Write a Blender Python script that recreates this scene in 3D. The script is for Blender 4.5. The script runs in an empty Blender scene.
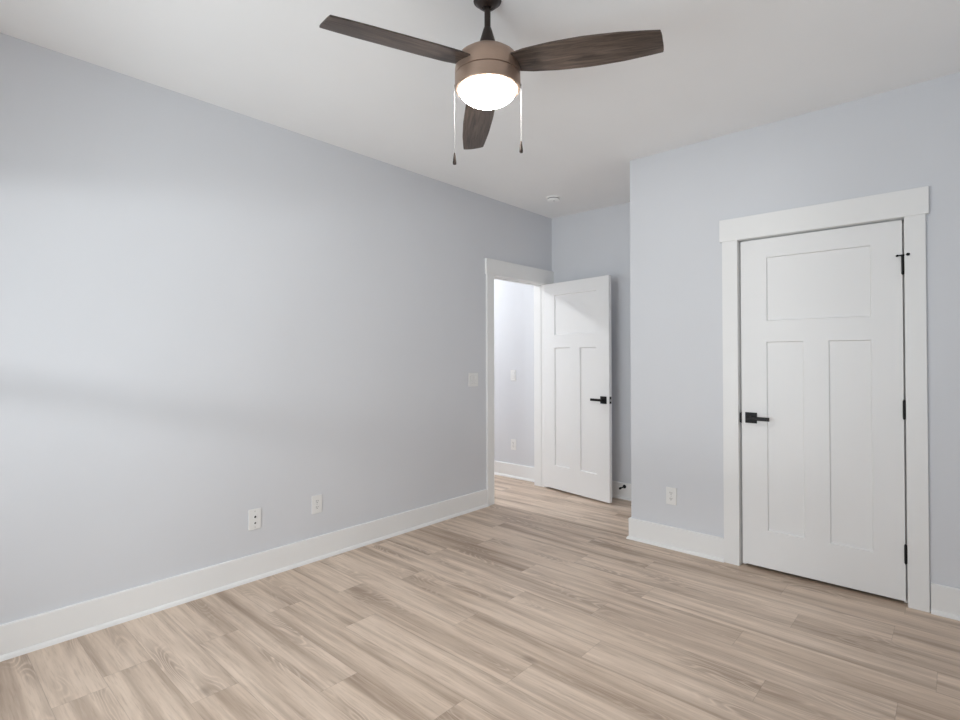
import bpy, bmesh, math, random
from mathutils import Vector, Matrix, Euler
S = bpy.context.scene
COL = S.collection
PI = math.pi

# ---------------------------------------------------------------- camera
F_PX, YAW, PITCH, ROLL, SHIFT = 529.39, 0.7362, 0.0111, -0.0018, -8.47
EYE = 1.312
fw = Vector((-math.sin(YAW)*math.cos(PITCH), math.cos(YAW)*math.cos(PITCH), math.sin(PITCH)))
rt = Vector((math.cos(YAW), math.sin(YAW), 0)); up = rt.cross(fw)
r2 = rt*math.cos(ROLL) + up*math.sin(ROLL); u2 = up*math.cos(ROLL) - rt*math.sin(ROLL)
cd = bpy.data.cameras.new('camera'); cam = bpy.data.objects.new('camera', cd); COL.objects.link(cam)
cd.sensor_fit = 'HORIZONTAL'; cd.sensor_width = 36.0; cd.lens = F_PX*36.0/960.0
cd.shift_y = SHIFT/960.0
cd.clip_start = 0.02
M = Matrix((r2, u2, -fw)).transposed().to_4x4(); M.translation = (0, 0, EYE)
cam.matrix_world = M
S.camera = cam

# ---------------------------------------------------------------- light and exposure
S.view_settings.view_transform = 'Standard'; S.view_settings.look = 'None'
S.view_settings.gamma = 1.0; S.view_settings.use_curve_mapping = False
S.view_settings.exposure = 0.0
S.cycles.max_bounces = 14; S.cycles.diffuse_bounces = 10; S.cycles.use_denoising = True
S.cycles.transparent_max_bounces = 8
SKY_STRENGTH = 10.0          # overcast sky seen through the bedroom window
OUT_POWER = 112.0            # added unseen source just outside the window
FAN_EMIT = 80.0              # fan's glass bowl
HALL_EMIT = 155.0             # added unseen lamp in the hall

W = bpy.data.worlds.new('overcast_sky'); S.world = W; W.use_nodes = True
wt = W.node_tree; bg = wt.nodes['Background']; bg.inputs[1].default_value = SKY_STRENGTH
wc = wt.nodes.new('ShaderNodeTexCoord'); wz = wt.nodes.new('ShaderNodeSeparateXYZ'); wm = wt.nodes.new('ShaderNodeMapRange'); wr = wt.nodes.new('ShaderNodeMix'); wr.data_type = 'RGBA'
wt.links.new(wc.outputs['Generated'], wz.inputs[0]); wt.links.new(wz.outputs[2], wm.inputs[0]); wm.inputs[1].default_value = -0.08; wm.inputs[2].default_value = 0.08
wr.inputs[6].default_value = (0.805, 0.885, 0.925, 1); wr.inputs[7].default_value = (0.575, 0.63, 0.67, 1)     # lower half made brighter to lift the ceiling, overcast above
wt.links.new(wm.outputs[0], wr.inputs[0]); wt.links.new(wr.outputs[2], bg.inputs[0])

# room measures (metres)
H = 2.743
XL, XR = -3.1114, 0.36          # left and right wall
YN, YC, YF = -0.95, 3.5823, 4.5385   # near wall (behind the camera), closet wall, far wall
XC = -1.7705                    # corner where the closet box begins
WT = 0.115                      # wall thickness
HX0, HY0 = -5.6, 2.6            # hall extents
WX0, WX1, WZ0, WZ1 = -2.40, -0.70, 0.42, 1.97   # window opening in the near wall

ld = bpy.data.lights.new('window_portal', 'AREA'); ld.shape = 'RECTANGLE'; ld.size = WX1-WX0; ld.size_y = WZ1-WZ0
ld.cycles.is_portal = True
lo = bpy.data.objects.new('window_portal', ld); COL.objects.link(lo)
lo.location = ((WX0+WX1)/2, YN-WT-0.03, (WZ0+WZ1)/2); lo.rotation_euler = (PI/2, 0, 0)
ld = bpy.data.lights.new('added_outdoor_lamp', 'POINT'); ld.energy = OUT_POWER; ld.shadow_soft_size = 0.06; ld.color = (0.95, 0.985, 1.0)
lo = bpy.data.objects.new('added_outdoor_lamp', ld); COL.objects.link(lo); lo.location = (-0.8, -2.07, 1.73)  # added unseen lamp, throws the soft bands onto the left wall

# ---------------------------------------------------------------- materials
class NT:
    def __init__(s, name):
        s.m = bpy.data.materials.new(name); s.m.use_nodes = True
        s.t = s.m.node_tree; s.b = s.t.nodes['Principled BSDF']
    def n(s, typ, **kw):
        nd = s.t.nodes.new(typ)
        for k, v in kw.items():
            if k.startswith('i_'): nd.inputs[int(k[2:])].default_value = v
            else: setattr(nd, k, v)
        return nd
    def l(s, a, b): s.t.links.new(a, b)
    def math(s, op, a, b=None, clamp=False):
        nd = s.n('ShaderNodeMath', operation=op, use_clamp=clamp)
        for i, v in enumerate((a, b)):
            if v is None: continue
            if hasattr(v, 'links'): s.l(v, nd.inputs[i])
            else: nd.inputs[i].default_value = v
        return nd.outputs[0]
    def mix(s, f, a, b, blend='MIX'):
        nd = s.n('ShaderNodeMix', data_type='RGBA', blend_type=blend)
        for i, v in ((0, f), (6, a), (7, b)):
            if hasattr(v, 'links'): s.l(v, nd.inputs[i])
            else: nd.inputs[i].default_value = v if i == 0 else (*v, 1)
        return nd.outputs[2]
    def noise(s, vec, scale, detail=2, rough=0.5, dist=0.0):
        nd = s.n('ShaderNodeTexNoise'); s.l(vec, nd.inputs['Vector'])
        nd.inputs['Scale'].default_value = scale; nd.inputs['Detail'].default_value = detail
        nd.inputs['Roughness'].default_value = rough; nd.inputs['Distortion'].default_value = dist
        return nd.outputs[0]
    def scaled(s, vec, sc):
        nd = s.n('ShaderNodeVectorMath', operation='MULTIPLY'); s.l(vec, nd.inputs[0]); nd.inputs[1].default_value = sc
        return nd.outputs[0]
    def ramp(s, f, a, b):
        nd = s.n('ShaderNodeMapRange'); s.l(f, nd.inputs[0]); nd.inputs[1].default_value = a; nd.inputs[2].default_value = b
        return nd.outputs[0]
    def bump(s, h, strength, dist):
        nd = s.n('ShaderNodeBump'); nd.inputs['Strength'].default_value = strength; nd.inputs['Distance'].default_value = dist
        s.l(h, nd.inputs['Height']); s.l(nd.outputs[0], s.b.inputs['Normal'])

def lin(r, g, b):
    f = lambda c: c/255/12.92 if c/255 <= .04045 else ((c/255+.055)/1.055)**2.4
    return (f(r), f(g), f(b))

def paint(name, col, rough, tex=0.0, scale=350, spec=0.5, mottle=0.03):
    k = NT(name); co = k.n('ShaderNodeTexCoord').outputs['Object']
    n1 = k.noise(co, 1.7, 3)
    k.l(k.mix(n1, tuple(c*(1-mottle) for c in col), tuple(min(1, c*(1+mottle)) for c in col)), k.b.inputs['Base Color'])
    k.b.inputs['Roughness'].default_value = rough
    k.b.inputs['Specular IOR Level'].default_value = spec
    if tex: k.bump(k.noise(co, scale, 2), tex, 0.001)
    return k.m

WALL = paint('lavender_grey_wall_paint', (0.672, 0.685, 0.715), 0.55, 0.12, 260, 0.35)
CEIL = paint('white_ceiling_paint', (0.89, 0.89, 0.89), 0.8, 0.15, 200, 0.2)
TRIM = paint('white_semigloss_trim', (0.83, 0.83, 0.825), 0.38, 0.04, 120, 0.4, 0.015)
DOOR = paint('white_satin_door_paint', (0.82, 0.82, 0.82), 0.42, 0.05, 90, 0.4, 0.015)
PLAS = paint('white_plastic', (0.80, 0.80, 0.79), 0.3, 0, 1, 0.5, 0.01)
DARK = paint('dark_slot', (0.02, 0.02, 0.02), 0.6)
PLASW = paint('bright_white_plastic', (0.90, 0.90, 0.89), 0.3, 0, 1, 0.5, 0.01)
PLASG = paint('grey_slotted_plastic', (0.45, 0.45, 0.45), 0.5)

def metal(name, col, rough, met=1.0, n=0.1, anis=True):
    k = NT(name); co = k.n('ShaderNodeTexCoord').outputs['Object']
    nn = k.noise(k.scaled(co, (40, 40, 500)), 1.0, 2)
    k.l(k.mix(nn, tuple(c*(1-n) for c in col), tuple(c*(1+n) for c in col)), k.b.inputs['Base Color'])
    k.b.inputs['Metallic'].default_value = met; k.b.inputs['Roughness'].default_value = rough
    return k.m
BLACK = metal('matte_black_metal', (0.008, 0.008, 0.009), 0.5, 0.0)
BLACK.node_tree.nodes['Principled BSDF'].inputs['Specular IOR Level'].default_value = 0.3
BRONZE = metal('brushed_bronze', (0.40, 0.285, 0.22), 0.36, 0.55, 0.06)
DBRONZE = metal('dark_bronze', (0.045, 0.033, 0.028), 0.35, 0.6)
CHAIN = metal('pale_nickel_chain', (0.42, 0.42, 0.42), 0.4, 0.4)
RUBBER = paint('black_rubber', (0.015, 0.015, 0.015), 0.7)

def emit(name, col, strength):
    k = NT(name); k.b.inputs['Base Color'].default_value = (0.9, 0.88, 0.84, 1)
    k.b.inputs['Roughness'].default_value = 0.3
    co = k.n('ShaderNodeTexCoord').outputs['Object']
    k.l(k.mix(k.noise(co, 8, 1), tuple(c*.97 for c in col), col), k.b.inputs['Emission Color'])
    k.b.inputs['Emission Strength'].default_value = strength
    return k.m
BOWL = emit('lit_frosted_glass', (1.0, 0.965, 0.91), FAN_EMIT)
HALLLENS = emit('lit_hall_diffuser', (0.96, 0.985, 1.0), HALL_EMIT)

def glass():
    m = bpy.data.materials.new('window_glass'); m.use_nodes = True; t = m.node_tree; t.nodes.clear()
    o = t.nodes.new('ShaderNodeOutputMaterial'); tr = t.nodes.new('ShaderNodeBsdfTransparent'); gl = t.nodes.new('ShaderNodeBsdfGlossy')
    gl.inputs['Roughness'].default_value = 0.02; mx = t.nodes.new('ShaderNodeMixShader'); fr = t.nodes.new('ShaderNodeFresnel'); fr.inputs[0].default_value = 1.25
    t.links.new(fr.outputs[0], mx.inputs[0]); t.links.new(tr.outputs[0], mx.inputs[1]); t.links.new(gl.outputs[0], mx.inputs[2]); t.links.new(mx.outputs[0], o.inputs[0])
    return m
GLASS = glass()

def floor_mat():
    k = NT('oak_vinyl_planks')
    geo = k.n('ShaderNodeTexCoord').outputs['Object']
    at = k.n('ShaderNodeAttribute', attribute_name='plank'); sep = k.n('ShaderNodeSeparateColor'); k.l(at.outputs['Color'], sep.inputs[0])
    ra, rb = sep.outputs[0], sep.outputs[1]
    off = k.n('ShaderNodeCombineXYZ')
    k.l(k.math('MULTIPLY', ra, 53.0), off.inputs[0]); k.l(k.math('MULTIPLY', rb, 31.0), off.inputs[1]); k.l(k.math('MULTIPLY', ra, 17.0), off.inputs[2])
    add = k.n('ShaderNodeVectorMath', operation='ADD'); k.l(geo, add.inputs[0]); k.l(off.outputs[0], add.inputs[1]); v = add.outputs[0]
    dark = lin(136, 114, 95)
    base = k.mix(k.ramp(rb, 0, 1), lin(230, 211, 193), lin(217, 197, 178))
    broad = k.ramp(k.noise(k.scaled(v, (0.55, 12.0, 1)), 1.0, 3, 0.55, 0.5), 0.44, 0.76)
    c = k.mix(k.math('MULTIPLY', broad, 0.95), base, dark)
    soft = k.ramp(k.noise(k.scaled(v, (1.6, 26.0, 1)), 1.0, 3, 0.6), 0.35, 0.8)
    c = k.mix(k.math('MULTIPLY', soft, 0.55), c, lin(176, 154, 135))
    # cathedral figure
    field = k.noise(k.scaled(v, (1.1, 5.5, 1)), 1.0, 2, 0.45, 0.3)
    ring = k.math('FRACT', k.math('MULTIPLY', field, 30.0))
    line = k.ramp(k.math('ABSOLUTE', k.math('SUBTRACT', ring, 0.5)), 0.5, 0.22)
    mask = k.ramp(k.noise(k.scaled(v, (1.3, 7.0, 1)), 1.3, 1), 0.5, 0.68)
    c = k.mix(k.math('MULTIPLY', k.math('MULTIPLY', line, mask), 0.50), c, lin(136, 115, 98))
    # fine pores
    pore = k.ramp(k.noise(k.scaled(v, (6.0, 120.0, 1)), 1.0, 4, 0.65), 0.50, 0.75)
    c = k.mix(k.math('MULTIPLY', pore, 0.45), c, lin(150, 129, 112))
    hl = k.ramp(k.noise(k.scaled(v, (5.0, 90.0, 3)), 1.0, 2), 0.55, 0.8)
    c = k.mix(k.math('MULTIPLY', hl, 0.25), c, lin(232, 216, 201))
    # occasional knots
    vo = k.n('ShaderNodeTexVoronoi'); k.l(k.scaled(v, (2.2, 5.2, 1)), vo.inputs['Vector']); vo.inputs['Scale'].default_value = 1.0
    knot = k.math('MULTIPLY', k.ramp(vo.outputs['Distance'], 0.13, 0.02), k.ramp(k.noise(v, 1.3, 0), 0.56, 0.64))
    c = k.mix(k.math('MULTIPLY', knot, 0.6), c, lin(104, 86, 72))
    # plank joints
    uv = k.n('ShaderNodeUVMap', uv_map='plank_uv'); su = k.n('ShaderNodeSeparateXYZ'); k.l(uv.outputs[0], su.inputs[0])
    ex = k.ramp(su.outputs[0], 0.0016, 0.0005); ey = k.ramp(su.outputs[1], 0.0014, 0.0004)
    uv2 = k.n('ShaderNodeUVMap', uv_map='plank_uv_far'); sv = k.n('ShaderNodeSeparateXYZ'); k.l(uv2.outputs[0], sv.inputs[0])
    ex2 = k.ramp(sv.outputs[0], 0.0016, 0.0005); ey2 = k.ramp(sv.outputs[1], 0.0014, 0.0004)
    seam = k.math('MAXIMUM', k.math('MAXIMUM', ex, ey), k.math('MAXIMUM', ex2, ey2))
    c = k.mix(k.math('MULTIPLY', seam, 0.32), c, lin(105, 88, 74))
    k.l(c, k.b.inputs['Base Color'])
    k.l(k.math('ADD', k.math('MULTIPLY', pore, 0.12), 0.42), k.b.inputs['Roughness'])
    k.b.inputs['Specular IOR Level'].default_value = 0.35
    hgt = k.math('SUBTRACT', k.math('MULTIPLY', pore, -0.3), seam)
    k.bump(hgt, 0.35, 0.0008)
    return k.m
FLOOR = floor_mat()

def blade_mat():
    k = NT('weathered_walnut_blade'); co = k.n('ShaderNodeTexCoord').outputs['Object']
    g = k.noise(k.scaled(co, (7, 90, 20)), 1.0, 4, 0.65, 0.6); g2 = k.noise(k.scaled(co, (2.2, 22, 5)), 1.0, 3, 0.6)
    c = k.mix(k.ramp(g, 0.36, 0.68), (0.030, 0.020, 0.016), (0.135, 0.098, 0.078))
    c = k.mix(k.math('MULTIPLY', k.ramp(g2, 0.45, 0.75), 0.6), c, (0.045, 0.031, 0.025))
    k.l(c, k.b.inputs['Base Color']); k.b.inputs['Roughness'].default_value = 0.42
    k.bump(g, 0.25, 0.001)
    return k.m
BLADE = blade_mat()

# ---------------------------------------------------------------- mesh helpers
def box(bm, lo_, hi_, mtx=None):
    x0, y0, z0 = lo_; x1, y1, z1 = hi_
    vs = [Vector(p) for p in ((x0,y0,z0),(x1,y0,z0),(x1,y1,z0),(x0,y1,z0),(x0,y0,z1),(x1,y0,z1),(x1,y1,z1),(x0,y1,z1))]
    if mtx: vs = [mtx @ v for v in vs]
    v = [bm.verts.new(p) for p in vs]
    for f in ((0,3,2,1),(4,5,6,7),(0,1,5,4),(1,2,6,5),(2,3,7,6),(3,0,4,7)): bm.faces.new([v[i] for i in f])
def lathe(bm, prof, seg=48, center=(0,0,0)):
    c = Vector(center); rings = []
    for r, z in prof:
        if r < 1e-6: rings.append([bm.verts.new(c+Vector((0,0,z)))])
        else: rings.append([bm.verts.new(c+Vector((r*math.cos(2*PI*i/seg), r*math.sin(2*PI*i/seg), z))) for i in range(seg)])
    for A, B in zip(rings, rings[1:]):
        for i in range(seg):
            j = (i+1) % seg
            if len(A) == 1: f = [A[0], B[j], B[i]]
            elif len(B) == 1: f = [A[i], A[j], B[0]]
            else: f = [A[i], A[j], B[j], B[i]]
            bm.faces.new(f)
def rod(bm, a, b, r, seg=12, r_end=None):
    a, b = Vector(a), Vector(b); d = (b-a).normalized(); q = d.to_track_quat('Z', 'Y'); L = (b-a).length
    r_end = r if r_end is None else r_end
    rings = []
    for z, rr in ((0, r), (L, r_end)):
        rings.append([bm.verts.new(a + q @ Vector((rr*math.cos(2*PI*i/seg), rr*math.sin(2*PI*i/seg), z))) for i in range(seg)])
    for i in range(seg):
        j = (i+1) % seg; bm.faces.new((rings[0][i], rings[0][j], rings[1][j], rings[1][i]))
    bm.faces.new(rings[0][::-1]); bm.faces.new(rings[1])
def obj(name, bm, mat, parent=None, loc=None, rot=None, bevel=0.0, smooth=False, seg=2):
    bmesh.ops.recalc_face_normals(bm, faces=bm.faces)
    me = bpy.data.meshes.new(name); bm.to_mesh(me); bm.free()
    o = bpy.data.objects.new(name, me); COL.objects.link(o); me.materials.append(mat)
    if parent: o.parent = parent
    if loc: o.location = loc
    if rot: o.rotation_euler = rot
    if bevel:
        b = o.modifiers.new('bevel', 'BEVEL'); b.width = bevel; b.segments = seg; b.limit_method = 'ANGLE'; b.angle_limit = math.radians(40)
    if smooth:
        for p in me.polygons: p.use_smooth = True
        me.set_sharp_from_angle(angle=math.radians(38))
    return o
def empty(name, loc=(0,0,0), rotz=0.0, parent=None):
    o = bpy.data.objects.new(name, None); COL.objects.link(o); o.location = loc; o.rotation_euler = (0, 0, rotz)
    o.empty_display_size = 0.1
    if parent: o.parent = parent
    return o
def thing(o, label, cat, group=None):
    o['label'] = label; o['category'] = cat
    if group: o['group'] = group
    return o
def struct(o, label, cat):
    o['kind'] = 'structure'; o['label'] = label; o['category'] = cat
    return o
def B(*boxes):
    bm = bmesh.new()
    for lo_, hi_ in boxes: box(bm, lo_, hi_)
    return bm

# ---------------------------------------------------------------- the shell
# left doorway opening (rough), closet opening (rough)
DY0, DY1, DZ = 3.585, 4.425, 2.062
CX0, CX1, CZ = -1.045, -0.200, 2.058

T = WT
struct(obj('wall_left', B(((XL-T, YN-T, 0), (XL, DY0, H)), ((XL-T, DY0, DZ), (XL, DY1, H)), ((XL-T, DY1, 0), (XL, YF, H))), WALL),
       'long lavender grey wall on the left, with the open doorway at its far end', 'wall')
struct(obj('wall_far', B(((HX0-T, YF, 0), (XR+T, YF+T, H))), WALL), 'short lavender grey wall behind the open white door', 'wall')
struct(obj('wall_closet', B(((XC, YC, 0), (CX0, YC+T, H)), ((CX0, YC, CZ), (CX1, YC+T, H)), ((CX1, YC, 0), (XR, YC+T, H)),
                            ((XC, YC+T, 0), (XC+T, YF, H))), WALL), 'lavender grey closet wall on the right, around the closed door', 'wall')
struct(obj('wall_right', B(((XR, YN-T, 0), (XR+T, YF, H))), WALL), 'lavender grey wall at the right of the camera', 'wall')
struct(obj('wall_near', B(((XL, YN-T, 0), (WX0, YN, H)), ((WX1, YN-T, 0), (XR, YN, H)), ((WX0, YN-T, 0), (WX1, YN, WZ0)), ((WX0, YN-T, WZ1), (WX1, YN, H))), WALL),
       'lavender grey wall with the window, behind the camera', 'wall')
struct(obj('wall_hall', B(((HX0-T, HY0-T, 0), (HX0, YF, H)), ((HX0, HY0-T, 0), (XL-T, HY0, H))), WALL), 'lavender grey walls closing the hall beyond the doorway', 'wall')
struct(obj('ceiling', B(((HX0-T, YN-T, H), (XR+T, YF+T, H+0.1))), CEIL), 'flat white ceiling carrying the fan', 'ceiling')

def build_floor():
    rnd = random.Random(11); bm = bmesh.new()
    uv1 = bm.loops.layers.uv.new('plank_uv'); uv2 = bm.loops.layers.uv.new('plank_uv_far'); cl = bm.loops.layers.float_color.new('plank')
    w, L = 0.18, 1.22; x0, x1, y0, y1 = HX0-T, XR+T, YN-T, YF+T
    known = {0: -1.24, 4: -1.30, -1: -1.845, 5: -0.62, 6: -0.245, -8: -2.62}
    k0 = math.floor((y0-2.02)/w); k1 = math.ceil((y1-2.02)/w); last = 0.0
    for k in range(k0, k1):
        ya, yb = max(y0, 2.02+k*w), min(y1, 2.02+(k+1)*w)
        o = known.get(k)
        if o is None:
            o = last + L*rnd.uniform(0.28, 0.72)
        last = o
        xs = o - math.ceil((o-x0)/L)*L
        while xs < x1:
            xa, xb = max(xs, x0), min(xs+L, x1)
            if xb > xa+1e-4:
                f = bm.faces.new([bm.verts.new(p) for p in ((xa,ya,0),(xb,ya,0),(xb,yb,0),(xa,yb,0))])
                c = (rnd.random(), rnd.random(), rnd.random(), 1)
                for lp in f.loops:
                    p = lp.vert.co
                    lp[uv1].uv = (p.x-xs, p.y-(2.02+k*w)); lp[uv2].uv = (xs+L-p.x, 2.02+(k+1)*w-p.y); lp[cl] = c
            xs += L
    o = obj('floor', bm, FLOOR)
    return o
fl = build_floor()
struct(fl, 'light oak plank floor running across the bedroom and hall', 'floor')
sub = obj('subfloor', B(((HX0-T, YN-T, -0.12), (XR+T, YF+T, -0.004))), CEIL); struct(sub, 'slab under the plank floor', 'floor')

# baseboards: board with a quarter-round shoe; profile in (out, z)
BH, BT = 0.150, 0.015
def base_profile():
    p = [(0, 0.0), (BT+0.013, 0.0)]
    for i in range(1, 7):
        a = PI/2*i/6; p.append((BT+0.013*math.cos(a), 0.021*math.sin(a)))
    p += [(BT, BH-0.003), (BT-0.003, BH), (0, BH)]
    return p
def base_run(bm, p0, p1, out, m0=0.0, m1=0.0):
    """extrude the profile from p0 to p1; 'out' points into the room; m0/m1 = mitre slope at each end (per unit of depth)"""
    p0, p1, out = Vector(p0), Vector(p1), Vector(out); d = (p1-p0).normalized(); pr = base_profile()
    R = [[bm.verts.new((*(q + out*u + d*u*m).to_2d(), z)) for u, z in pr] for q, m in ((p0, m0), (p1, m1))]
    n = len(pr)
    for i in range(n):
        j = (i+1) % n; bm.faces.new((R[0][i], R[0][j], R[1][j], R[1][i]))
    bm.faces.new(R[0][::-1]); bm.faces.new(R[1])
CAS = 0.092
def runs(*rs):
    bm = bmesh.new()
    for r in rs: base_run(bm, *r)
    return bm
struct(obj('baseboard_left', runs(((XL, YN, 0), (XL, DY0+0.018-CAS, 0), (1, 0, 0), 1, 0)), TRIM), 'white baseboard along the foot of the long left wall', 'baseboard')
struct(obj('baseboard_far', runs(((XL, YF, 0), (XC, YF, 0), (0, -1, 0), 1, -1)), TRIM), 'white baseboard behind the open door', 'baseboard')
struct(obj('baseboard_closet', runs(((XC, YF, 0), (XC, YC, 0), (-1, 0, 0), 1, 1), ((XC, YC, 0), (-1.128, YC, 0), (0, -1, 0), -1, 0)), TRIM),
       'white baseboard wrapping the closet corner, left of the closed door', 'baseboard')
struct(obj('baseboard_right', runs(((-0.120, YC, 0), (XR, YC, 0), (0, -1, 0), 0, -1), ((XR, YC, 0), (XR, YN, 0), (-1, 0, 0), 1, -1)), TRIM),
       'white baseboard at the right edge, right of the closed door', 'baseboard')
struct(obj('baseboard_near', runs(((XL, YN, 0), (XR, YN, 0), (0, 1, 0), 1, -1)), TRIM), 'white baseboard under the window', 'baseboard')
struct(obj('baseboard_hall', runs(((HX0, YF, 0), (XL-T-0.02, YF, 0), (0, -1, 0), 1, 0), ((HX0, HY0, 0), (HX0, YF, 0), (1, 0, 0), 1, -1)), TRIM),
       'white baseboard on the hall wall seen through the doorway', 'baseboard')

# ---------------------------------------------------------------- door trims
JT = 0.020   # jamb board thickness
def trim_left():
    t = empty('trim_1', (XL, (DY0+DY1)/2, 0))
    iv = Matrix.Translation(-Vector(t.location))
    def P(name, *bs, bevel=0.0015):
        bm = bmesh.new()
        for b_ in bs: box(bm, b_[0], b_[1], iv)
        return obj(name, bm, TRIM, t, bevel=bevel)
    c0, c1 = DY0+0.018, DY1-0.018     # casing inner edges
    P('side_casing', ((XL, c0-CAS, 0.0), (XL+0.019, c0, DZ-0.010)))
    P('side_casing', ((XL, c1+0.016, 0.0), (XL+0.019, c1+CAS, DZ-0.010)))
    P('head_casing', ((XL, c0-CAS-0.012, DZ-0.010), (XL+0.023, YF, 2.192)))
    P('jamb', ((XL-T-0.001, DY0, 0.0), (XL+0.001, DY0+JT-0.006, DZ)))
    P('jamb', ((XL-T-0.001, DY1-JT+0.001, 0.0), (XL+0.001, DY1, DZ)))
    P('head_jamb', ((XL-T-0.001, DY0, DZ-JT+0.004), (XL+0.001, DY1, DZ)))
    P('door_stop_strip', ((XL-0.075, DY0+JT-0.006, 0), (XL-0.040, DY0+JT+0.004, DZ-JT)), ((XL-0.075, DY1-JT-0.003, 0), (XL-0.040, DY1-JT+0.001, DZ-JT)),
      ((XL-0.075, DY0, DZ-JT-0.006), (XL-0.040, DY1, DZ-JT+0.004)))
    P('hall_casing', ((XL-T-0.019, c0-CAS, 0), (XL-T, c0, DZ-0.01)), ((XL-T-0.019, c1, 0), (XL-T, min(c1+CAS, YF), DZ-0.01)), ((XL-T-0.022, c0-CAS-0.012, DZ-0.01), (XL-T, YF, 2.192)))
    struct(t, 'white casing around the open doorway at the far end of the left wall', 'door frame')
trim_left()
def trim_closet():
    t = empty('trim_2', ((CX0+CX1)/2, YC, 0)); iv = Matrix.Translation(-Vector(t.location))
    def P(name, *bs, bevel=0.0015):
        bm = bmesh.new()
        for b_ in bs: box(bm, b_[0], b_[1], iv)
        return obj(name, bm, TRIM, t, bevel=bevel)
    c0, c1 = -1.036, -0.211
    P('side_casing', ((c0-CAS, YC-0.019, 0), (c0, YC, 2.050)))
    P('side_casing', ((c1, YC-0.019, 0), (c1+CAS-0.006, YC, 2.050)))
    P('head_casing', ((c0-CAS-0.014, YC-0.023, 2.050), (c1+CAS+0.008, YC, 2.190)))
    P('jamb', ((CX0, YC-0.001, 0), (-1.034, YC+T, CZ)))
    P('jamb', ((-0.2135, YC-0.001, 0), (CX1, YC+T, CZ)))
    P('head_jamb', ((CX0, YC-0.001, 2.0485), (CX1, YC+T, CZ)))
    P('door_stop_strip', ((-1.034, YC+0.042, 0), (-1.014, YC+0.075, 2.0485)), ((-0.230, YC+0.042, 0), (-0.2135, YC+0.075, 2.0485)), ((-1.034, YC+0.042, 2.031), (-0.2135, YC+0.075, 2.0485)))
    struct(t, 'white casing with a wide head board around the closed closet door', 'door frame')
trim_closet()

# ---------------------------------------------------------------- doors
DW, DT = 0.800, 0.035
PANELS = [(0.136, 0.654, 1.533, 1.924), (0.136, 0.334, 0.248, 1.405), (0.460, 0.656, 0.248, 1.405)]
def leaf_bm(z0, z1, w, sgn, panels):
    """leaf from x=0 to w (times sgn), front at y=0, back at y=DT, three recessed flat panels on both faces"""
    bm = bmesh.new(); dep, sl = 0.010, 0.004
    xs = sorted({0, w, *[p[0] for p in panels], *[p[1] for p in panels]}); zs = sorted({z0, z1, *[p[2] for p in panels], *[p[3] for p in panels]})
    V = lambda x, y, z: bm.verts.new((x*sgn, y, z))
    Q = lambda *c: bm.faces.new([V(*p) for p in c])
    for y, s in ((0.0, 1), (DT, -1)):
        for xa, xb in zip(xs, xs[1:]):
            for za, zb in zip(zs, zs[1:]):
                if any(p[0] <= xa and xb <= p[1] and p[2] <= za and zb <= p[3] for p in panels): continue
                Q((xa,y,za),(xb,y,za),(xb,y,zb),(xa,y,zb))
        for a, b_, c, d in panels:
            yi = y+dep*s; o_ = [(a,y,c),(b_,y,c),(b_,y,d),(a,y,d)]; i_ = [(a+sl,yi,c+sl),(b_-sl,yi,c+sl),(b_-sl,yi,d-sl),(a+sl,yi,d-sl)]
            for k in range(4): Q(o_[k], o_[(k+1)%4], i_[(k+1)%4], i_[k])
            Q(*i_)
    Q((0,0,z0),(0,DT,z0),(0,DT,z1),(0,0,z1)); Q((w,0,z0),(w,DT,z0),(w,DT,z1),(w,0,z1))
    Q((0,0,z0),(w,0,z0),(w,DT,z0),(0,DT,z0)); Q((0,0,z1),(w,0,z1),(w,DT,z1),(0,DT,z1))
    bmesh.ops.remove_doubles(bm, verts=bm.verts, dist=1e-5)
    return bm
def lever(door, xc, sgn, z, face, outdir):
    """square rose and flat bar lever pointing towards the hinge; face = y of the face, outdir = -1 front, +1 back"""
    h_ = empty('lever_handle', (xc*sgn, face, z), 0, door)
    y = lambda v: v*outdir
    bm = bmesh.new(); a, b_ = sorted((y(0), y(0.009))); box(bm, (-0.033, a, -0.033), (0.033, b_, 0.033))
    obj('rose', bm, BLACK, h_, bevel=0.0015)
    bm = bmesh.new(); rod(bm, (0, y(0.009), 0), (0, y(0.040), 0), 0.012, 20)
    a, b_ = sorted((y(0.038), y(0.054))); x0, x1 = sorted((0.016*sgn, -0.112*sgn)); box(bm, (x0, a, -0.011), (x1, b_, 0.011))
    obj('lever', bm, BLACK, h_, bevel=0.002)
HZ = (1.798, 1.031, 0.271)

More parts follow.
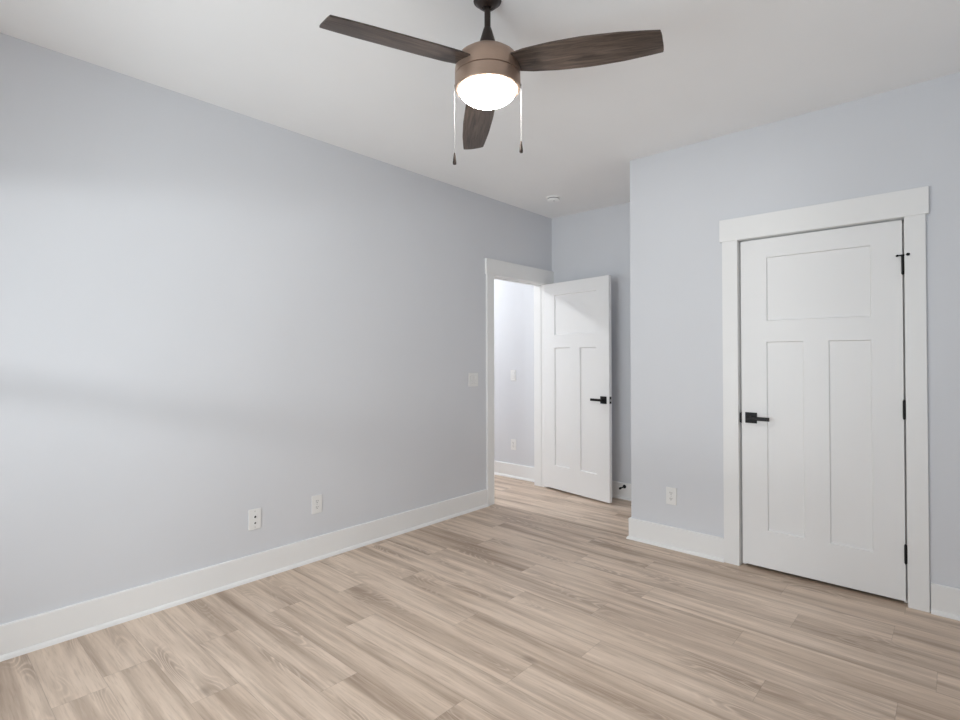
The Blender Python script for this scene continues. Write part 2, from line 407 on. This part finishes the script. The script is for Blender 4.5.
# closed closet door: hinges on its right edge
d2 = empty('door_2', (-0.222, YC+0.004, 0))
obj('door_leaf', leaf_bm(0.021, 2.038, DW, -1, PANELS), DOOR, d2, bevel=0.001, seg=1)
lever(d2, 0.745, -1, 0.933, 0.0, -1)
bm = bmesh.new(); box(bm, (-DW-0.0030, -0.006, 0.897), (-DW-0.0005, 0.020, 0.963)); box(bm, (-DW-0.0110, -0.0060, 0.899), (-DW-0.0005, -0.0045, 0.961))
thing_ = obj('strike_plate', bm, BLACK, d2)
for i, z in enumerate(HZ):
    bm = bmesh.new(); rod(bm, (0.0022, -0.0075, z-0.048), (0.0022, -0.0075, z+0.048), 0.0062, 14)
    for q in (-0.048, 0.048): rod(bm, (0.0022, -0.0075, z+q), (0.0022, -0.0075, z+q+math.copysign(0.005, q)), 0.0045, 12, 0.003)
    for q in (-0.0285, -0.0095, 0.0095, 0.0285): rod(bm, (0.0022, -0.0075, z+q-0.0006), (0.0022, -0.0075, z+q+0.0006), 0.0066, 14)
    hg = obj('hinge', bm, BLACK, d2, smooth=True)
    if i == 0:
        bm = bmesh.new(); zz = z+0.051
        rod(bm, (0.0022, -0.0075, zz-0.004), (0.0022, -0.0075, zz+0.004), 0.009, 14)
        rod(bm, (0.0022, -0.0075, zz), (-0.020, -0.0140, zz), 0.0032, 10); rod(bm, (-0.018, -0.0135, zz), (-0.022, -0.0025, zz), 0.0055, 12)
        rod(bm, (0.0022, -0.0075, zz), (0.026, -0.0280, zz), 0.0032, 10); rod(bm, (0.0235, -0.0280, zz), (0.0285, -0.0220, zz), 0.0075, 12)
        obj('pin_stop', bm, BLACK, hg)
struct(d2, 'closed white three panel closet door with a black lever', 'door')

# open bedroom door: hinged on the far jamb, swung into the room
ANG = -math.atan2(0.16646, 0.98605)
d1 = empty('door_1', (-3.100, 4.3855, 0), ANG)
obj('door_leaf', leaf_bm(0.020, 2.043, DW+0.004, 1, [(a+.004, b_+.004, c, d) for a, b_, c, d in PANELS]), DOOR, d1, bevel=0.001, seg=1)
lever(d1, 0.743, 1, 0.928, 0.0, -1); lever(d1, 0.743, 1, 0.928, DT, 1)
w_ = DW+0.004
bm = bmesh.new(); box(bm, (w_-0.0005, 0.005, 0.897), (w_+0.0012, 0.030, 0.960)); lp = obj('latch_plate', bm, BLACK, d1)
bm = bmesh.new(); box(bm, (w_+0.001, 0.010, 0.918), (w_+0.009, 0.025, 0.938)); obj('latch_bolt', bm, CHAIN, lp, bevel=0.002)
for z in HZ:
    bm = bmesh.new(); rod(bm, (-0.004, DT+0.004, z-0.048), (-0.004, DT+0.004, z+0.048), 0.0062, 14)
    box(bm, (-0.002, 0.004, z-0.048), (-0.0002, DT+0.002, z+0.048))
    obj('hinge', bm, PLASG, d1, smooth=True)
struct(d1, 'white three panel bedroom door standing open against the far wall', 'door')

# ---------------------------------------------------------------- window behind the camera
def window():
    t = empty('window_1', ((WX0+WX1)/2, YN, WZ0)); iv = Matrix.Translation(-Vector(t.location))
    def P(name, mat, *bs):
        bm = bmesh.new()
        for b_ in bs: box(bm, b_[0], b_[1], iv)
        return obj(name, bm, mat, t)
    ya, yb = YN-0.085, YN-0.035
    P('window_frame', TRIM, ((WX0, YN-T, WZ0), (WX0+0.035, YN, WZ1)), ((WX1-0.035, YN-T, WZ0), (WX1, YN, WZ1)), ((WX0, YN-T, WZ1-0.035), (WX1, YN, WZ1)),
      ((WX0, YN-T, WZ0), (WX1, YN, WZ0+0.035)))
    for a, b_ in ((WX0+0.035, WX1-0.035),):
        zs = (WZ0+0.035, 1.49, WZ1-0.035)
        for z0, z1, y0, y1 in ((zs[0], zs[1]+0.022, ya+0.025, yb), (zs[1]-0.022, zs[2], ya, yb-0.025)):
            s_ = P('sash', TRIM, ((a, y0, z0), (a+0.035, y1, z1)), ((b_-0.035, y0, z0), (b_, y1, z1)), ((a+0.035, y0, z0), (b_-0.035, y1, z0+0.045)), ((a+0.035, y0, z1-0.045), (b_-0.035, y1, z1)))
            bm = bmesh.new(); box(bm, (a+0.03, (y0+y1)/2-0.002, z0+0.04), (b_-0.03, (y0+y1)/2+0.002, z1-0.04), iv); obj('pane', bm, GLASS, s_)
    P('window_casing', TRIM, ((WX0-0.09, YN, WZ0-0.0), (WX0, YN+0.019, WZ1)), ((WX1, YN, WZ0), (WX1+0.09, YN+0.019, WZ1)), ((WX0-0.1, YN, WZ1), (WX1+0.1, YN+0.022, WZ1+0.14)))
    P('window_sill', TRIM, ((WX0-0.1, YN, WZ0-0.03), (WX1+0.1, YN+0.06, WZ0)), ((WX0-0.09, YN, WZ0-0.12), (WX1+0.09, YN+0.019, WZ0-0.03)))
    struct(t, 'double-hung white window in the wall behind the camera', 'window')
window()

# ---------------------------------------------------------------- wall plates: built facing -Y at the origin, back on y=0
def plate(name, w=0.073, h=0.117):
    t = empty(name); bm = bmesh.new(); box(bm, (-w/2, -0.006, -h/2), (w/2, -0.0002, h/2)); obj('cover_plate', bm, PLAS, t, bevel=0.0025)
    return t
def duplex():
    t = plate('wall_outlet')
    for s in (1, -1):
        bm = bmesh.new(); pts = []
        for i in range(24):
            a = 2*PI*i/24; pts.append((0.0170*math.cos(a), max(-0.0125, min(0.0125, 0.0170*math.sin(a)))))
        f0 = [bm.verts.new((x, -0.0056, z+s*0.0195)) for x, z in pts]; f1 = [bm.verts.new((x*.96, -0.0076, z*.96+s*0.0195)) for x, z in pts]
        for i in range(24): j = (i+1) % 24; bm.faces.new((f0[i], f0[j], f1[j], f1[i]))
        bm.faces.new(f1)
        r_ = obj('receptacle', bm, PLAS, t)
        bm = bmesh.new()
        box(bm, (-0.0078, -0.0080, s*0.0195-0.001), (-0.0052, -0.0072, s*0.0195+0.0085)); box(bm, (0.0052, -0.0080, s*0.0195), (0.0078, -0.0072, s*0.0195+0.0075))
        rod(bm, (0, -0.0072, s*0.0195-0.0065), (0, -0.0080, s*0.0195-0.0065), 0.0028, 10)
        obj('slots', bm, DARK, r_)
    bm = bmesh.new(); rod(bm, (0, -0.0055, 0), (0, -0.0068, 0), 0.0032, 12); obj('screw', bm, PLASG, t)
    return t
def cable_plate():
    t = plate('cable_wall_plate', 0.076, 0.122)
    for z, r, nm in ((0.014, 0.0068, 'coaxial_jack'), (-0.022, 0.0055, 'phone_jack')):
        bm = bmesh.new(); lathe(bm, [(r+0.004, 0), (r+0.004, 0.004), (r, 0.0045), (r, 0.0)], 20)
        o = obj(nm, bm, PLAS, t, (0, -0.0055, z), (PI/2, 0, 0))
        bm = bmesh.new(); rod(bm, (0, 0, 0.0), (0, 0, 0.0038), r-0.0003, 18); obj('socket_hole', bm, DARK, o)
    for z in (0.047, -0.047):
        bm = bmesh.new(); rod(bm, (0, -0.0055, z), (0, -0.0068, z), 0.003, 12); obj('screw', bm, PLASG, t)
    return t
def rockers(n):
    t = plate('light_switch', 0.073+0.046*(n-1))
    for i in range(n):
        x = (i-(n-1)/2)*0.046
        bm = bmesh.new(); box(bm, (x-0.0168, -0.0068, -0.0335), (x+0.0168, -0.0055, 0.0335)); fr = obj('rocker_frame', bm, PLASG, t)
        bm = bmesh.new()
        v = [bm.verts.new(p) for p in ((x-.0158,-.006,-.0325),(x+.0158,-.006,-.0325),(x+.0158,-.006,.0325),(x-.0158,-.006,.0325),
             (x-.0158,-.0085,-.0325),(x+.0158,-.0085,-.0325),(x+.0158,-.0076,0),(x-.0158,-.0076,0),(x+.0158,-.0115,.0325),(x-.0158,-.0115,.0325))]
        for f in ((4,5,6,7),(7,6,8,9),(0,1,5,4),(2,3,9,8),(0,4,7,9,3),(1,2,8,6,5)): bm.faces.new([v[q] for q in f])
        obj('rocker', bm, PLAS, t)
    return t
def hang(t, loc, facing, label, cat, group=None):
    t.location = loc; t.rotation_euler = (0, 0, {'-y': 0, '+x': PI/2}[facing])
    return thing(t, label, cat, group)
def dup(root):
    c = root.copy(); COL.objects.link(c)
    for ch in list(root.children):
        k = ch.copy(); COL.objects.link(k); k.parent = c
        for g in ch.children:
            d = g.copy(); COL.objects.link(d); d.parent = k
    return c
ou = duplex()
hang(ou, (XL, 1.846, 0.359), '+x', 'white two-socket power outlet low on the long left wall', 'outlet', 'power outlets on the walls')
hang(dup(ou), (-1.475, YC, 0.359), '-y', 'white power outlet on the closet wall beside the closed door', 'outlet', 'power outlets on the walls')
hang(dup(ou), (-3.618, YF, 0.361), '-y', 'white power outlet on the hall wall seen through the doorway', 'outlet', 'power outlets on the walls')
hang(cable_plate(), (XL, 1.4375, 0.355), '+x', 'white cable plate with two dark round jacks, left of the power outlet', 'wall plate')
hang(rockers(2), (XL, 3.344, 1.121), '+x', 'white double rocker switch on the left wall beside the doorway', 'light switch')
hang(rockers(1), (-3.620, YF, 1.117), '-y', 'narrow white switch on the hall wall seen through the doorway', 'light switch')

# ---------------------------------------------------------------- door stop on the far baseboard
ds = empty('door_stop', (-2.303, YF-BT, 0.118))
bm = bmesh.new(); rod(bm, (0, 0, 0), (0, -0.006, 0), 0.017, 20, 0.015); obj('base_flange', bm, BLACK, ds, smooth=True)
bm = bmesh.new(); rod(bm, (0, -0.006, 0), (-0.006, -0.062, -0.004), 0.006, 14)
obj('rod', bm, BLACK, ds, smooth=True)
bm = bmesh.new(); rod(bm, (-0.006, -0.060, -0.004), (-0.0075, -0.080, -0.005), 0.0105, 16, 0.0095); obj('bumper', bm, RUBBER, ds, bevel=0.002)
thing(ds, 'small black door stop on the baseboard behind the open door', 'door stop')

# ---------------------------------------------------------------- smoke detector
sd = empty('smoke_detector', (-2.685, 3.945, H))
bm = bmesh.new(); lathe(bm, [(0, 0), (0.066, 0), (0.066, -0.010), (0.060, -0.013)], 40); obj('mounting_base', bm, PLASW, sd, smooth=True)
bm = bmesh.new(); lathe(bm, [(0.052, -0.011), (0.052, -0.019), (0.057, -0.019)], 40); obj('vent_shadow_ring', bm, DARK, sd)  # vents coloured dark to stand for the shadow ring under the cover
bm = bmesh.new(); lathe(bm, [(0.058, -0.018), (0.056, -0.030), (0.047, -0.036), (0.020, -0.039), (0, -0.039)], 40); obj('cover', bm, PLASW, sd, smooth=True)
bm = bmesh.new(); rod(bm, (0.020, -0.020, -0.0375), (0.020, -0.020, -0.0405), 0.0075, 16); obj('test_button', bm, PLASG, sd)
thing(sd, 'round white smoke detector on the ceiling near the far corner', 'smoke detector')

# ---------------------------------------------------------------- added hall lamp, out of view, brightens the hall
hl = empty('added_hall_light', (-4.45, 3.55, H))
bm = bmesh.new(); lathe(bm, [(0, 0), (0.165, 0), (0.165, -0.03), (0.150, -0.034), (0.150, -0.02)], 48); obj('rim', bm, PLAS, hl, smooth=True)
bm = bmesh.new(); lathe(bm, [(0.150, -0.022), (0.140, -0.045), (0.09, -0.060), (0, -0.066)], 48); obj('diffuser', bm, HALLLENS, hl, smooth=True)
thing(hl, 'added unseen round lamp on the hall ceiling, brightening the hall', 'added light')

# ---------------------------------------------------------------- ceiling fan
FX, FY = -1.389, 1.581
fan = empty('ceiling_fan', (FX, FY, H))
Z = lambda z: z-H
bm = bmesh.new(); lathe(bm, [(0.0, 0.0), (0.055, 0.0), (0.056, -0.006), (0.048, -0.009), (0.041, -0.020), (0.028, -0.031), (0.017, -0.034), (0.017, -0.030)], 40)
obj('canopy', bm, DBRONZE, fan, smooth=True)
bm = bmesh.new(); rod(bm, (0, 0, -0.025), (0, 0, Z(2.615)), 0.0125, 24); obj('downrod', bm, DBRONZE, fan, smooth=True)
bm = bmesh.new(); lathe(bm, [(0, Z(2.630)), (0.0145, Z(2.630)), (0.018, Z(2.620)), (0.040, Z(2.546)), (0.043, Z(2.526)), (0.0, Z(2.525))], 40); obj('yoke_cover', bm, DBRONZE, fan, smooth=True)
bm = bmesh.new()
lathe(bm, [(0, Z(2.536)), (0.055, Z(2.535)), (0.092, Z(2.526)), (0.116, Z(2.508)), (0.127, Z(2.484)), (0.1305, Z(2.455)), (0.1305, Z(2.434)), (0.1275, Z(2.4325)), (0.10, Z(2.4325)), (0, Z(2.4325))], 64)
obj('motor_housing', bm, BRONZE, fan, smooth=True)
bm = bmesh.new()
lathe(bm, [(0, Z(2.4330)), (0.1275, Z(2.4315)), (0.1310, Z(2.429)), (0.1310, Z(2.388)), (0.1285, Z(2.380)), (0.1240, Z(2.3775)), (0.1150, Z(2.3785)), (0.108, Z(2.392)), (0, Z(2.395))], 64)
obj('light_fitter', bm, BRONZE, fan, smooth=True)
bm = bmesh.new()
pr = [(0.1135, Z(2.388))]
for i in range(0, 15):
    a = PI/2*i/14; pr.append((0.1135*math.cos(a), Z(2.380)-0.058*math.sin(a)))
lathe(bm, pr, 64); obj('glass_bowl', bm, BOWL, fan, smooth=True)

def blade_bm():
    bm = bmesh.new(); NS, NW = 26, 8; r0, r1 = 0.105, 0.662; th = 0.006
    def width(t):
        pts = [(0, 0.098), (0.12, 0.126), (0.30, 0.142), (0.52, 0.147), (0.75, 0.136), (0.92, 0.116), (1.0, 0.104)]
        for (a, wa), (b_, wb) in zip(pts, pts[1:]):
            if t <= b_:
                u = (t-a)/(b_-a); return wa+(wb-wa)*u
        return pts[-1][1]
    grid = []
    for i in range(NS+1):
        t = i/NS; r = r0+(r1-r0)*t; w_ = width(t)
        
        zc = 0.010 + 0.100*(0.66-r); pt = math.radians(8+5*math.sin(PI*min(1, t*0.92)))
        row = []
        for j in range(NW+1):
            s = j/NW-0.5
            y = s*w_; cam_ = -0.003*(1-4*s*s)
            tipx = 0.004*(1-(2*s)**4) if i == NS else 0
            p = Vector((r+tipx, y*math.cos(pt), zc - y*math.sin(pt) + cam_))
            row.append(p)
        grid.append(row)
    top = [[bm.verts.new(p+Vector((0,0,th/2))) for p in row] for row in grid]; bot = [[bm.verts.new(p-Vector((0,0,th/2))) for p in row] for row in grid]
    for i in range(NS):
        for j in range(NW):
            bm.faces.new((top[i][j], top[i+1][j], top[i+1][j+1], top[i][j+1])); bm.faces.new((bot[i][j], bot[i][j+1], bot[i+1][j+1], bot[i+1][j]))
        for j in (0, NW): bm.faces.new((top[i][j], bot[i][j], bot[i+1][j], top[i+1][j]))
    for j in range(NW):
        for i in (0, NS): bm.faces.new((top[i][j], top[i][j+1], bot[i][j+1], bot[i][j]))
    return bm
away = math.atan2(FY, FX) + math.radians(6.5)
for k in range(3):
    o = obj('blade', blade_bm(), BLADE, fan, (0, 0, Z(2.402)), (0, 0, away + k*2*PI/3), smooth=True)
view = math.atan2(FY, FX)
for s, zb, xo in ((1, 2.083, 0.1325), (-1, 2.128, 0.1335)):
    a = view + s*PI/2; cx, cy = xo*math.cos(a), xo*math.sin(a)
    bm = bmesh.new(); zt = 2.400
    rod(bm, (cx*0.95, cy*0.95, Z(zt)), (cx*1.01, cy*1.01, Z(zt-0.001)), 0.004, 10)
    n = 70; L = zt-(zb+0.045)
    rod(bm, (cx, cy, Z(zt)), (cx, cy, Z(zb+0.043)), 0.0007, 6)
    for i in range(n):
        z = zt-L*(i+0.5)/n; r = 0.0010
        lathe(bm, [(0, r), (r*0.87, r*0.5), (r*0.87, -r*0.5), (0, -r)], 6, (cx, cy, Z(z)))
    ch = obj('pull_chain', bm, CHAIN, fan); ch['label'] = 'pale beaded pull chain'
    bm = bmesh.new(); lathe(bm, [(0, 0.046), (0.0025, 0.046), (0.0035, 0.040), (0.0062, 0.018), (0.0075, 0.006), (0.0066, 0.0), (0, -0.001)], 20, (cx, cy, Z(zb)))
    fob = obj('fob', bm, DBRONZE, ch, smooth=True)
thing(fan, 'three-blade dark wood ceiling fan with a lit frosted glass bowl', 'ceiling fan')
